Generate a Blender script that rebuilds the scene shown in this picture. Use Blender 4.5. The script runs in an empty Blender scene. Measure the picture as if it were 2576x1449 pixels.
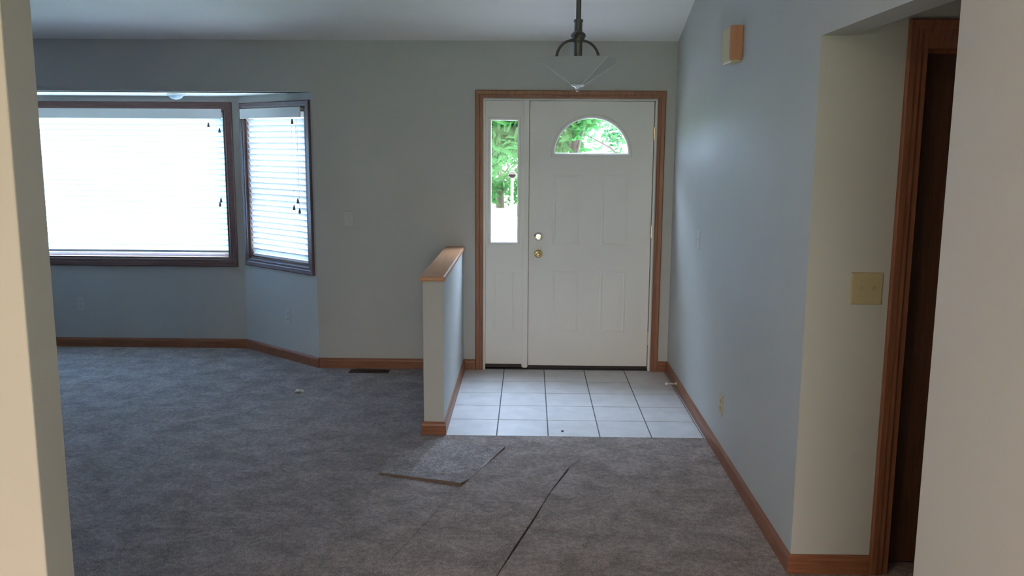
import bpy, bmesh, math, random
from mathutils import Vector, Matrix, noise
from mathutils.geometry import tessellate_polygon
random.seed(11)
C = bpy.context.scene.collection
S = bpy.context.scene
PI = math.pi

# ------------------------------------------------------------------ camera
H = 1.68
cam_d = bpy.data.cameras.new('camera')
cam = bpy.data.objects.new('camera', cam_d); C.objects.link(cam)
Rm = Matrix(((0.99977797, -0.00939721, 0.01886028),
             (0.02010851, 0.15796353, -0.98724018),
             (0.00629806, 0.98740023, 0.15811742)))
cam.matrix_world = Matrix.Translation((0, 0, H)) @ Rm.to_4x4()
cam_d.sensor_width = 36.0
cam_d.lens = 2209.3 * 36.0 / 2576.0
cam_d.clip_start = 0.05
S.camera = cam

# ------------------------------------------------------------------ world, light, exposure
# bright blue-white sky high over the front of the house, a softer half behind it toned warm as fill
w = bpy.data.worlds.new('sky'); S.world = w; w.use_nodes = True
nt = w.node_tree; nt.nodes.clear()
out = nt.nodes.new('ShaderNodeOutputWorld'); bg = nt.nodes.new('ShaderNodeBackground')
tc = nt.nodes.new('ShaderNodeTexCoord'); sep = nt.nodes.new('ShaderNodeSeparateXYZ')
nt.links.new(tc.outputs['Generated'], sep.inputs[0])
def maprange(src, a0, a1, b0, b1):
    n = nt.nodes.new('ShaderNodeMapRange'); n.interpolation_type = 'SMOOTHSTEP'
    for k, v in zip((1, 2, 3, 4), (a0, a1, b0, b1)): n.inputs[k].default_value = v
    nt.links.new(src, n.inputs[0]); return n.outputs[0]
SKY_LOW, SKY_HIGH, SKY_BACK = 18.0, 122.0, 16.5
front = maprange(sep.outputs['Z'], 0.34, 0.80, SKY_LOW, SKY_HIGH)
side = maprange(sep.outputs['Y'], -0.15, 0.25, 0.0, 1.0)
mxs = nt.nodes.new('ShaderNodeMix'); mxs.data_type = 'FLOAT'; mxs.inputs['A'].default_value = SKY_BACK
nt.links.new(side, mxs.inputs['Factor']); nt.links.new(front, mxs.inputs['B'])
mxc = nt.nodes.new('ShaderNodeMix'); mxc.data_type = 'RGBA'
mxc.inputs['A'].default_value = (1.0, 0.84, 0.73, 1); mxc.inputs['B'].default_value = (0.58, 0.74, 1.0, 1)
nt.links.new(side, mxc.inputs['Factor'])
nt.links.new(mxs.outputs['Result'], bg.inputs['Strength']); nt.links.new(mxc.outputs['Result'], bg.inputs['Color'])
nt.links.new(bg.outputs[0], out.inputs['Surface'])

def area(name, loc, rot, size, size_y, power, col, portal=False):
    l = bpy.data.lights.new(name, 'AREA'); l.shape = 'RECTANGLE'; l.size = size; l.size_y = size_y
    l.energy = power; l.color = col
    if portal: l.cycles.is_portal = True
    o = bpy.data.objects.new(name, l); C.objects.link(o); o.location = loc; o.rotation_euler = rot
    return o
# unseen ceiling lamp added behind the camera as warm fill
area('warm_fill_lamp', (-1.9, -0.6, 2.9), (0, 0, 0), 0.9, 0.5, 55, (1.0, 0.74, 0.50))

S.view_settings.view_transform = 'Standard'
S.view_settings.look = 'None'
S.view_settings.exposure = 0.0
S.view_settings.gamma = 1.0
S.view_settings.use_curve_mapping = False
S.cycles.use_denoising = True
S.cycles.denoiser = 'OPENIMAGEDENOISE'
S.cycles.max_bounces = 12
S.cycles.diffuse_bounces = 7
S.cycles.transparent_max_bounces = 16
S.cycles.sample_clamp_indirect = 12.0
S.cycles.caustics_reflective = False
S.cycles.caustics_refractive = False
S.cycles.blur_glossy = 1.0

# ------------------------------------------------------------------ materials
def mat(name, col, rough=0.6, metal=0.0, spec=0.5):
    m = bpy.data.materials.new(name); m.use_nodes = True
    b = m.node_tree.nodes['Principled BSDF']
    b.inputs['Base Color'].default_value = (*col, 1); b.inputs['Roughness'].default_value = rough
    b.inputs['Metallic'].default_value = metal; b.inputs['Specular IOR Level'].default_value = spec
    return m
def N(m, t, **kw):
    n = m.node_tree.nodes.new(t)
    for k, v in kw.items(): setattr(n, k, v)
    return n
def L(m, a, b): m.node_tree.links.new(a, b)
def B(m): return m.node_tree.nodes['Principled BSDF']
def paint(name, col, rough=0.55, bump=0.06):
    m = mat(name, col, rough, spec=0.16); tcn = N(m, 'ShaderNodeTexCoord')
    n1 = N(m, 'ShaderNodeTexNoise'); n1.inputs['Scale'].default_value = 190; n1.inputs['Detail'].default_value = 3
    n2 = N(m, 'ShaderNodeTexNoise'); n2.inputs['Scale'].default_value = 1.7; n2.inputs['Detail'].default_value = 4
    L(m, tcn.outputs['Object'], n1.inputs['Vector']); L(m, tcn.outputs['Object'], n2.inputs['Vector'])
    r = N(m, 'ShaderNodeValToRGB')
    r.color_ramp.elements[0].color = (*[c * 0.97 for c in col], 1); r.color_ramp.elements[1].color = (*[min(1, c * 1.03) for c in col], 1)
    r.color_ramp.elements[0].position = 0.3; r.color_ramp.elements[1].position = 0.7
    L(m, n2.outputs['Fac'], r.inputs[0]); L(m, r.outputs[0], B(m).inputs['Base Color'])
    bp = N(m, 'ShaderNodeBump'); bp.inputs['Strength'].default_value = bump; bp.inputs['Distance'].default_value = 0.002
    L(m, n1.outputs['Fac'], bp.inputs['Height']); L(m, bp.outputs[0], B(m).inputs['Normal'])
    return m
def wood(name, c1, c2, axis, rough=0.38):
    m = mat(name, c1, rough, spec=0.35); tcn = N(m, 'ShaderNodeTexCoord'); mp = N(m, 'ShaderNodeMapping')
    sc = [26, 26, 26]; sc[axis] = 1.6; mp.inputs['Scale'].default_value = sc
    n1 = N(m, 'ShaderNodeTexNoise'); n1.inputs['Scale'].default_value = 3.0; n1.inputs['Detail'].default_value = 6; n1.inputs['Distortion'].default_value = 0.6
    L(m, tcn.outputs['Object'], mp.inputs[0]); L(m, mp.outputs[0], n1.inputs['Vector'])
    r = N(m, 'ShaderNodeValToRGB'); r.color_ramp.elements[0].position = 0.3; r.color_ramp.elements[1].position = 0.72
    r.color_ramp.elements[0].color = (*c2, 1); r.color_ramp.elements[1].color = (*c1, 1)
    L(m, n1.outputs['Fac'], r.inputs[0]); L(m, r.outputs[0], B(m).inputs['Base Color'])
    bp = N(m, 'ShaderNodeBump'); bp.inputs['Strength'].default_value = 0.12; bp.inputs['Distance'].default_value = 0.002
    L(m, n1.outputs['Fac'], bp.inputs['Height']); L(m, bp.outputs[0], B(m).inputs['Normal'])
    return m
M = {}
M['wall'] = paint('grey_wall_paint', (0.47, 0.475, 0.455))
M['kitchen'] = paint('cream_wall_paint', (0.48, 0.455, 0.425))
M['ceiling'] = paint('ceiling_paint', (0.88, 0.85, 0.84), 0.8, 0.25)
M['white'] = paint('white_door_paint', (0.74, 0.73, 0.69), 0.42, 0.03)
M['vinyl'] = paint('white_window_vinyl', (0.78, 0.79, 0.80), 0.4, 0.02)
OA, OB = (0.28, 0.118, 0.060), (0.19, 0.072, 0.036)
for i, a in enumerate('xyz'): M['oak_' + a] = wood('stained_oak_' + a, OA, OB, i)
for i, a in enumerate('xyz'): M['cap_' + a] = wood('light_oak_' + a, (0.52, 0.27, 0.14), (0.40, 0.19, 0.09), i, 0.3)
for i, a in enumerate('xyz'): M['bay_oak_' + a] = wood('shade_toned_oak_' + a, (0.165, 0.098, 0.085), (0.115, 0.066, 0.058), i)  # same oak, darkened so its colour carries the backlit shade of the casings
M['door_brown'] = wood('dark_stained_door', (0.10, 0.046, 0.024), (0.062, 0.028, 0.015), 2, 0.45)
M['brass'] = mat('polished_brass', (0.85, 0.62, 0.28), 0.2, 1.0)
M['chrome'] = mat('bright_metal', (0.85, 0.83, 0.80), 0.22, 1.0)
M['bronze'] = mat('pewter_bronze', (0.12, 0.115, 0.105), 0.45, 0.6)
M['dark'] = mat('dark_rubber', (0.015, 0.013, 0.012), 0.6)
M['ivory'] = mat('ivory_plastic', (0.41, 0.355, 0.20), 0.4)
M['plate_white'] = mat('pale_plastic', (0.49, 0.495, 0.475), 0.4)
M['slot'] = mat('slot_black', (0.03, 0.03, 0.03), 0.5)
M['chime'] = mat('cream_chime_cover', (0.55, 0.47, 0.28), 0.4)
M['chime_wood'] = wood('chime_wood', (0.50, 0.235, 0.13), (0.42, 0.19, 0.10), 2, 0.4)
M['vent'] = mat('brown_vent_metal', (0.045, 0.035, 0.028), 0.5, 0.3)
M['tassel'] = mat('grey_tassel', (0.10, 0.11, 0.10), 0.5)
M['cord'] = mat('white_cord', (0.8, 0.8, 0.8), 0.7)
M['rubber_white'] = mat('off_white_rubber', (0.75, 0.72, 0.68), 0.5)
M['backing'] = paint('carpet_backing', (0.15, 0.115, 0.095), 0.95, 0.5)
M['sub'] = mat('subfloor', (0.05, 0.04, 0.035), 0.9)
M['crumb'] = mat('dark_crumb', (0.06, 0.045, 0.04), 0.8)

def carpet(name, base):
    m = mat(name, base, 1.0, spec=0.05); tcn = N(m, 'ShaderNodeTexCoord')
    B(m).inputs['Sheen Weight'].default_value = 0.1; B(m).inputs['Sheen Roughness'].default_value = 0.6
    n1 = N(m, 'ShaderNodeTexNoise'); n1.inputs['Scale'].default_value = 150; n1.inputs['Detail'].default_value = 5; n1.inputs['Roughness'].default_value = 0.75
    mp = N(m, 'ShaderNodeMapping'); mp.inputs['Scale'].default_value = (6, 7, 1); mp.inputs['Rotation'].default_value = (0, 0, 0.12)
    n2 = N(m, 'ShaderNodeTexNoise'); n2.inputs['Scale'].default_value = 1.0; n2.inputs['Detail'].default_value = 6; n2.inputs['Roughness'].default_value = 0.62; n2.inputs['Distortion'].default_value = 0.5
    n3 = N(m, 'ShaderNodeTexNoise'); n3.inputs['Scale'].default_value = 38; n3.inputs['Detail'].default_value = 3
    L(m, tcn.outputs['Object'], n1.inputs['Vector']); L(m, tcn.outputs['Object'], mp.inputs[0]); L(m, mp.outputs[0], n2.inputs['Vector'])
    L(m, tcn.outputs['Object'], n3.inputs['Vector'])
    r1 = N(m, 'ShaderNodeValToRGB'); r1.color_ramp.elements[0].position = 0.36; r1.color_ramp.elements[1].position = 0.64
    r1.color_ramp.elements[0].color = (*[c * 0.45 for c in base], 1); r1.color_ramp.elements[1].color = (*[c * 1.5 for c in base], 1)
    r2 = N(m, 'ShaderNodeValToRGB'); r2.color_ramp.elements[0].position = 0.36; r2.color_ramp.elements[1].position = 0.66
    r2.color_ramp.elements[0].color = (0.74, 0.73, 0.72, 1); r2.color_ramp.elements[1].color = (1.16, 1.16, 1.17, 1)
    r3 = N(m, 'ShaderNodeValToRGB'); r3.color_ramp.elements[0].position = 0.35; r3.color_ramp.elements[1].position = 0.65
    r3.color_ramp.elements[0].color = (0.8, 0.8, 0.8, 1); r3.color_ramp.elements[1].color = (1.15, 1.15, 1.15, 1)
    L(m, n1.outputs['Fac'], r1.inputs[0]); L(m, n2.outputs['Fac'], r2.inputs[0]); L(m, n3.outputs['Fac'], r3.inputs[0])
    mx = N(m, 'ShaderNodeMix', data_type='RGBA', blend_type='MULTIPLY'); mx.inputs['Factor'].default_value = 1
    L(m, r1.outputs[0], mx.inputs['A']); L(m, r2.outputs[0], mx.inputs['B'])
    mx2 = N(m, 'ShaderNodeMix', data_type='RGBA', blend_type='MULTIPLY'); mx2.inputs['Factor'].default_value = 1
    L(m, mx.outputs['Result'], mx2.inputs['A']); L(m, r3.outputs[0], mx2.inputs['B'])
    L(m, mx2.outputs['Result'], B(m).inputs['Base Color'])
    ad = N(m, 'ShaderNodeMath', operation='ADD'); L(m, n1.outputs['Fac'], ad.inputs[0]); L(m, n2.outputs['Fac'], ad.inputs[1])
    bp = N(m, 'ShaderNodeBump'); bp.inputs['Strength'].default_value = 0.8; bp.inputs['Distance'].default_value = 0.012
    L(m, ad.outputs[0], bp.inputs['Height']); L(m, bp.outputs[0], B(m).inputs['Normal'])
    return m
M['carpet'] = carpet('taupe_carpet', (0.41, 0.342, 0.318))
M['carpet_remnant'] = carpet('taupe_carpet_remnant', (0.44, 0.385, 0.37))

m = M['tile'] = mat('white_ceramic', (0.62, 0.61, 0.62), 0.32, spec=0.45)
tcn = N(m, 'ShaderNodeTexCoord'); n1 = N(m, 'ShaderNodeTexNoise'); n1.inputs['Scale'].default_value = 9; n1.inputs['Detail'].default_value = 6
L(m, tcn.outputs['Object'], n1.inputs['Vector']); r = N(m, 'ShaderNodeValToRGB')
r.color_ramp.elements[0].position = 0.3; r.color_ramp.elements[0].color = (0.56, 0.55, 0.56, 1)
r.color_ramp.elements[1].position = 0.7; r.color_ramp.elements[1].color = (0.67, 0.66, 0.67, 1)
L(m, n1.outputs['Fac'], r.inputs[0]); L(m, r.outputs[0], B(m).inputs['Base Color'])
M['grout'] = mat('grey_grout', (0.12, 0.12, 0.125), 0.9)

def glass(name, tint=(1, 1, 1)):
    m = bpy.data.materials.new(name); m.use_nodes = True; t = m.node_tree; t.nodes.clear()
    o = t.nodes.new('ShaderNodeOutputMaterial'); tr = t.nodes.new('ShaderNodeBsdfTransparent'); gl = t.nodes.new('ShaderNodeBsdfGlossy')
    fr = t.nodes.new('ShaderNodeMath'); fr.operation = 'MULTIPLY_ADD'; lw = t.nodes.new('ShaderNodeLayerWeight'); pw = t.nodes.new('ShaderNodeMath'); pw.operation = 'POWER'
    lw.inputs['Blend'].default_value = 0.5; pw.inputs[1].default_value = 5.0; t.links.new(lw.outputs['Facing'], pw.inputs[0]); t.links.new(pw.outputs[0], fr.inputs[0]); fr.inputs[1].default_value = 0.9; mx = t.nodes.new('ShaderNodeMixShader')
    tr.inputs[0].default_value = (*tint, 1); gl.inputs['Roughness'].default_value = 0.03; fr.inputs[2].default_value = 0.006
    t.links.new(fr.outputs[0], mx.inputs[0]); t.links.new(tr.outputs[0], mx.inputs[1]); t.links.new(gl.outputs[0], mx.inputs[2])
    t.links.new(mx.outputs[0], o.inputs[0]); return m
M['glass'] = glass('window_glass', (0.95, 0.97, 0.97))
def trans(name, dcol, tcol, mixf, gloss=0.0, transp=0.0):
    m = bpy.data.materials.new(name); m.use_nodes = True; t = m.node_tree; t.nodes.clear()
    o = t.nodes.new('ShaderNodeOutputMaterial'); d = t.nodes.new('ShaderNodeBsdfDiffuse'); tr = t.nodes.new('ShaderNodeBsdfTranslucent')
    mx = t.nodes.new('ShaderNodeMixShader'); mx.inputs[0].default_value = mixf
    d.inputs[0].default_value = (*dcol, 1); tr.inputs[0].default_value = (*tcol, 1)
    t.links.new(d.outputs[0], mx.inputs[1]); t.links.new(tr.outputs[0], mx.inputs[2]); last = mx.outputs[0]
    if gloss:
        g = t.nodes.new('ShaderNodeBsdfGlossy'); g.inputs['Roughness'].default_value = 0.12
        m2 = t.nodes.new('ShaderNodeMixShader'); m2.inputs[0].default_value = gloss
        t.links.new(last, m2.inputs[1]); t.links.new(g.outputs[0], m2.inputs[2]); last = m2.outputs[0]
    if transp:
        g = t.nodes.new('ShaderNodeBsdfTransparent')
        m2 = t.nodes.new('ShaderNodeMixShader'); m2.inputs[0].default_value = transp
        t.links.new(last, m2.inputs[1]); t.links.new(g.outputs[0], m2.inputs[2]); last = m2.outputs[0]
    t.links.new(last, o.inputs[0]); return m
M['slat'] = trans('white_slat_blue_tint', (0.85, 0.87, 0.9), (0.50, 0.75, 1.0), 0.35)  # white slat; bluish daylight put into its translucent colour
M['slat_dim'] = trans('white_opaque_slat', (0.85, 0.87, 0.9), (0.66, 0.83, 1.0), 0.055)  # same tinted slat, dimmed by less translucency so overlap lines read
M['shade'] = trans('frosted_glass', (0.58, 0.59, 0.54), (0.56, 0.59, 0.54), 0.5, 0.05, 0.38)
M['shade_edge'] = trans('glass_edge', (0.85, 0.92, 0.88), (0.7, 0.8, 0.75), 0.4, 0.25, 0.25)
M['leaf'] = trans('green_leaf', (0.028, 0.080, 0.026), (0.040, 0.135, 0.040), 0.5)
M['leaf_light'] = trans('pale_green_leaf', (0.045, 0.10, 0.045), (0.065, 0.15, 0.065), 0.5)
M['leaf_sun'] = trans('golden_leaf', (0.09, 0.085, 0.035), (0.10, 0.10, 0.04), 0.5)
M['bark'] = mat('tree_bark', (0.035, 0.028, 0.022), 0.9)
M['concrete'] = paint('pale_concrete', (0.55, 0.55, 0.54), 0.9, 0.3)
M['lawn'] = paint('lawn_green', (0.10, 0.14, 0.07), 1.0, 0.5)
M['siding'] = paint('pale_siding', (0.60, 0.60, 0.58), 0.8, 0.1)
M['roof'] = paint('grey_shingle', (0.06, 0.06, 0.065), 0.9, 0.4)

# ------------------------------------------------------------------ mesh helpers
class MB:
    def __init__(s): s.v = []; s.f = []
    def add(s, vs, fs):
        o = len(s.v); s.v += [tuple(v) for v in vs]; s.f += [tuple(i + o for i in f) for f in fs]; return s
    def box(s, x0, y0, z0, x1, y1, z1, fr=None):
        vs = [(x, y, z) for z in (z0, z1) for x, y in ((x0, y0), (x1, y0), (x1, y1), (x0, y1))]
        if fr: vs = [fr(*v) for v in vs]
        return s.add(vs, [(0, 3, 2, 1), (4, 5, 6, 7), (0, 1, 5, 4), (1, 2, 6, 5), (2, 3, 7, 6), (3, 0, 4, 7)])
    def lathe(s, prof, c=(0, 0, 0), n=24, fr=None, ang=0.0):
        # prof: (radius, height) pairs round the local third axis
        vs = []
        for r_, h in prof:
            for k in range(n):
                a = ang + 2 * PI * k / n; p = (c[0] + r_ * math.cos(a), c[1] + r_ * math.sin(a), c[2] + h)
                vs.append(fr(*p) if fr else p)
        fs = []
        for i in range(len(prof) - 1):
            for k in range(n):
                fs.append((i * n + k, i * n + (k + 1) % n, (i + 1) * n + (k + 1) % n, (i + 1) * n + k))
        fs.append(tuple(reversed(range(n)))); fs.append(tuple((len(prof) - 1) * n + k for k in range(n)))
        return s.add(vs, fs)
    def tube(s, pts, rad, n=10):
        pts = [Vector(p) for p in pts]; rr = rad if isinstance(rad, (list, tuple)) else [rad] * len(pts); vs = []; up = None
        for i, p in enumerate(pts):
            d = (pts[min(i + 1, len(pts) - 1)] - pts[max(i - 1, 0)]).normalized()
            if up is None: up = d.orthogonal().normalized()
            a = (up - d * up.dot(d)).normalized(); up = a; b = d.cross(a)
            for k in range(n): t = 2 * PI * k / n; vs.append(p + (a * math.cos(t) + b * math.sin(t)) * rr[i])
        fs = [(i * n + k, i * n + (k + 1) % n, (i + 1) * n + (k + 1) % n, (i + 1) * n + k) for i in range(len(pts) - 1) for k in range(n)]
        fs.append(tuple(reversed(range(n)))); fs.append(tuple((len(pts) - 1) * n + k for k in range(n)))
        return s.add(vs, fs)
    def plate(s, outer, holes, t0, t1, fr):
        # flat plate with holes: (a, b) outline, extruded from t0 to t1 along the third local axis
        loops = [outer] + list(holes); flat = [p for l in loops for p in l]
        tris = tessellate_polygon([[Vector((p[0], p[1], 0)) for p in l] for l in loops]); n = len(flat)
        vs = [fr(p[0], p[1], t0) for p in flat] + [fr(p[0], p[1], t1) for p in flat]; fs = []
        for t in tris: fs.append(tuple(t)); fs.append(tuple(i + n for i in reversed(t)))
        o = 0
        for l in loops:
            k = len(l)
            for i in range(k): a, b = o + i, o + (i + 1) % k; fs.append((a, b, b + n, a + n))
            o += k
        return s.add(vs, fs)
    def frame(s, corners, prof, fr, closed=True):
        # mitred moulding round an outline; prof: (outward offset, height off the wall)
        n = len(corners); cs = [Vector(c) for c in corners]; rows = []
        area2 = sum(cs[i].x * cs[(i + 1) % n].y - cs[(i + 1) % n].x * cs[i].y for i in range(n)); sg = 1 if area2 > 0 else -1
        for i, c in enumerate(cs):
            dirs = []
            if closed or i > 0: dirs.append((c - cs[i - 1]).normalized())
            if closed or i < n - 1: dirs.append((cs[(i + 1) % n] - c).normalized())
            ns = [Vector((d.y, -d.x)) * sg for d in dirs]
            mtr = ns[0] if len(ns) == 1 else (ns[0] + ns[1]) / (1 + ns[0].dot(ns[1]))
            rows.append([fr(c.x + mtr.x * u, c.y + mtr.y * u, h) for u, h in prof])
        k = len(prof); vs = [v for r_ in rows for v in r_]; fs = []
        for i in range(n if closed else n - 1):
            j = (i + 1) % n
            for q in range(k): q2 = (q + 1) % k; fs.append((i * k + q, j * k + q, j * k + q2, i * k + q2))
        if not closed: fs += [tuple(range(k)), tuple((n - 1) * k + q for q in range(k))]
        return s.add(vs, fs)
    def build(s, name, material, parent=None, bevel=0, smooth=False, origin=None):
        me = bpy.data.meshes.new(name)
        po = parent_origin(parent); org = Vector(origin) if origin is not None else (po if parent else Vector((0, 0, 0)))
        me.from_pydata([Vector(v) - org for v in s.v], [], s.f)
        bm = bmesh.new(); bm.from_mesh(me); bmesh.ops.remove_doubles(bm, verts=bm.verts, dist=1e-6)
        bmesh.ops.recalc_face_normals(bm, faces=bm.faces); bm.to_mesh(me); bm.free()
        me.materials.append(material); o = bpy.data.objects.new(name, me); C.objects.link(o)
        if smooth:
            for p in me.polygons: p.use_smooth = True
            me.set_sharp_from_angle(angle=math.radians(40))
        if bevel:
            b = o.modifiers.new('bevel', 'BEVEL'); b.width = bevel; b.segments = 2; b.limit_method = 'ANGLE'; b.angle_limit = math.radians(40)
        if parent: o.parent = parent; o.location = org - po
        else: o.location = org
        return o
def parent_origin(p):
    v = Vector((0, 0, 0))
    while p: v += p.location; p = p.parent
    return v
def tag(o, label=None, cat=None, group=None, kind=None):
    if label: o['label'] = label
    if cat: o['category'] = cat
    if group: o['group'] = group
    if kind: o['kind'] = kind
    return o
def empty(name, loc, label=None, cat=None, group=None, kind=None):
    o = bpy.data.objects.new(name, None); C.objects.link(o); o.location = loc; o.empty_display_size = 0.1
    return tag(o, label, cat, group, kind)
def struct(o, label, cat): return tag(o, label, cat, kind='structure')
def rect(a0, b0, a1, b1): return [(a0, b0), (a1, b0), (a1, b1), (a0, b1)]
def arc(cx, cz, rx, rz, n=28): return [(cx + rx * math.cos(PI * k / n), cz + rz * math.sin(PI * k / n)) for k in range(n + 1)]
CASING = [(0.004, 0), (0.004, 0.010), (0.010, 0.014), (0.022, 0.014), (0.030, 0.017), (0.052, 0.019), (0.058, 0.014), (0.058, 0)]
def scaled(prof, k, kh=1): return [(u * k, h * kh) for u, h in prof]

# ------------------------------------------------------------------ room dimensions
D = 6.54          # front wall (with the entry door)
XR = 1.06         # right wall
BY = 7.17         # bay window wall
BX = -2.355       # corner where the bay wall meets its right cheek
OPX = -1.60       # right edge of the bay opening
BZ = 2.07         # bay ceiling
XL = -5.8
HY = 3.33         # hall wall
YN0, YN1 = 1.90, 2.02   # wall of the opening the camera looks through
XN0, XN1 = -1.12, 0.94
CZ = 2.44; SL = 0.31; RY = 3.45
RZ = CZ + SL * (D - RY)
frF = lambda a, b, t: (a, D + t, b)                       # front wall frame: a = X, b = Z, t = outward (+Y)
frI = lambda a, b, t: (a, D - t, b)                       # the same, t = into the room

# front wall, with door unit and bay openings
DX0, DX1, DZ = -0.340, 0.925, 2.030     # rough opening of the entry unit
BLX = -5.15
mb = MB()
mb.plate([(XL, -0.05), (BLX, -0.05), (BLX, BZ), (OPX, BZ), (OPX, -0.05), (DX0, -0.05), (DX0, DZ), (DX1, DZ), (DX1, -0.05), (XR + 0.12, -0.05), (XR + 0.12, CZ + 0.02), (XL, CZ + 0.02)], [], 0, 0.14, frF)
struct(mb.build('wall_front', M['wall']), 'grey front wall around the white entry door', 'wall')
# bay cheeks and bay wall
ax = Vector((OPX, D)); cx_ = Vector((BX, BY)); AL = (cx_ - ax).length; ad = (cx_ - ax).normalized(); an = Vector((-ad.y, ad.x))
if an.y > 0: an = -an                                     # normal into the room
frA = lambda a, b, t: (ax.x + ad.x * a + an.x * t, ax.y + ad.y * a + an.y * t, b)
SW = dict(a0=0.090, a1=0.880, z0=0.775, z1=1.950)
BW = dict(a0=-4.32, a1=-2.470, z0=0.755, z1=1.960)
mb = MB(); mb.plate(rect(0, -0.05, AL + 0.05, BZ + 0.05), [rect(SW['a0'], SW['z0'], SW['a1'], SW['z1'])], 0, -0.14, frA)
struct(mb.build('wall_bay_right', M['wall']), 'angled grey wall of the bay holding the narrow window', 'wall')
frB = lambda a, b, t: (a, BY + t, b)
frBI = lambda a, b, t: (a, BY - t, b)
mb = MB(); mb.plate(rect(-4.5, -0.05, BX + 0.02, BZ + 0.05), [rect(BW['a0'], BW['z0'], BW['a1'], BW['z1'])], 0, 0.14, frB)
struct(mb.build('wall_bay', M['wall']), 'blue-lit bay wall around the large bright window', 'wall')
bl_ = Vector((-4.4, BY)); dl_ = (Vector((BLX, D)) - bl_); LL = dl_.length; dl_.normalize(); nl_ = Vector((-dl_.y, dl_.x))
if nl_.y > 0: nl_ = -nl_
frL = lambda a, b, t: (bl_.x + dl_.x * a + nl_.x * t, bl_.y + dl_.y * a + nl_.y * t, b)
LW = dict(a0=0.090, a1=0.880, z0=0.775, z1=1.950)
mb = MB(); mb.plate(rect(-0.05, -0.05, LL + 0.05, BZ + 0.05), [rect(LW['a0'], LW['z0'], LW['a1'], LW['z1'])], 0, -0.14, frL)
struct(mb.build('wall_bay_left', M['wall']), 'angled grey wall closing the far side of the bay', 'wall')
mb = MB(); mb.plate([(BLX - 0.1, D + 0.02), (OPX, D + 0.02), (OPX + 0.05, D + 0.14), (BX + 0.1, BY + 0.14), (-4.5, BY + 0.14), (BLX - 0.1, D + 0.2)], [], BZ, BZ + 0.08, lambda a, b, t: (a, b, t))
struct(mb.build('ceiling_bay', M['ceiling']), 'low flat ceiling of the window bay', 'ceiling')
# right wall, with the hall opening, gable shaped top
mb = MB(); fr = lambda a, b, t: (XR + t, a, b)
mb.plate([(YN1, 2.09), (HY, 2.09), (HY, -0.05), (D + 0.1, -0.05), (D + 0.1, CZ - 0.03), (RY, RZ), (YN1, RZ - 0.3)], [], 0, 0.115, fr)
struct(mb.build('wall_right', M['wall']), 'long grey wall to the right of the entry door', 'wall')
# hall wall with the brown door opening
HDX0, HDX1, HDZ = 1.437, 2.20, 2.045
mb = MB(); frH = lambda a, b, t: (a, HY + t, b); frHI = lambda a, b, t: (a, HY - t, b)
mb.plate([(XR + 0.115, -0.05), (HDX0, -0.05), (HDX0, HDZ + 0.02), (HDX1, HDZ + 0.02), (HDX1, -0.05), (3.6, -0.05), (3.6, 2.46), (XR + 0.115, 2.46)], [], 0, 0.12, frH)
struct(mb.build('wall_hall', M['wall']), 'short warm-grey wall beside the dark brown door', 'wall')
mb = MB(); mb.box(3.6, 1.9, -0.05, 3.7, 3.5, 2.5); struct(mb.build('wall_hall_end', M['wall']), 'end wall of the side hall', 'wall')
mb = MB(); mb.box(XN1 + 0.1, YN0, -0.05, 3.6, YN1, 3.3); struct(mb.build('wall_hall_near', M['wall']), 'near wall of the side hall', 'wall')
mb = MB(); mb.box(XR + 0.12, 4.2, -0.1, 3.7, 4.3, 2.5); mb.box(3.6, 3.5, -0.1, 3.7, 4.2, 2.5); mb.box(XR + 0.116, HY + 0.12, 2.4, 3.7, 4.3, 2.5); struct(mb.build('wall_closet', M['wall']), 'closed room behind the dark brown door', 'wall')
mb = MB(); mb.box(XR + 0.115, YN1, 2.44, 3.6, HY, 2.5); struct(mb.build('ceiling_hall', M['ceiling']), 'flat ceiling of the side hall', 'ceiling')
# near walls
mb = MB(); mb.box(-5.9, YN0, -0.05, XN0, YN1, 3.07) 
nl = struct(mb.build('wall_near_left', M['kitchen'], bevel=0.004), 'cream wall end at the left edge of the photo', 'wall')
nl.data.materials.append(M['wall'])
for p in nl.data.polygons:
    if p.normal.y > -0.5: p.material_index = 1
mb = MB(); mb.box(XN1, -3.2, -0.05, XN1 + 0.10, YN1 - 0.002, 3.07)
struct(mb.build('wall_near_right', M['kitchen'], bevel=0.004), 'cream wall at the right edge of the photo', 'wall')
FILL_W = dict(a0=-1.02, a1=0.82, z0=0.06, z1=2.10)  # unseen opening added in the back wall to bring in fill daylight
frK = lambda a, b, t: (a, -3.2 + t, b)
mb = MB(); mb.plate(rect(-3.45, -0.05, XN1 + 0.1, 3.1), [rect(FILL_W['a0'], FILL_W['z0'], FILL_W['a1'], FILL_W['z1'])], 0, -0.12, frK); struct(mb.build('wall_back', M['kitchen']), 'cream wall behind the viewpoint', 'wall')
mb = MB(); mb.box(-3.5, -3.3, -0.05, -3.4, YN0, 3.07); struct(mb.build('wall_kitchen_left', M['kitchen']), 'cream wall to the left of the viewpoint', 'wall')
mb = MB(); mb.box(-3.5, -3.3, 3.05, XN1 + 0.1, YN0 + 0.1, 3.12); struct(mb.build('ceiling_kitchen', M['ceiling']), 'flat ceiling over the viewpoint', 'ceiling')
mb = MB(); mb.box(XL - 0.1, YN1, -0.05, XL, D + 0.14, RZ); struct(mb.build('wall_left', M['wall']), 'left wall of the living room', 'wall')
# vaulted ceiling
mb = MB(); fr = lambda a, b, t: (XL - 0.1 + t, a, b)
mb.plate([(D + 0.14, CZ - SL * 0.14), (RY, RZ), (YN0, RZ - 0.35), (YN0, RZ - 0.25), (RY, RZ + 0.1), (D + 0.14, CZ + 0.1)], [], 0, XR + 0.2 - XL + 0.1, fr)
struct(mb.build('ceiling', M['ceiling']), 'pale sloping ceiling over the living room and entry', 'ceiling')

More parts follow.
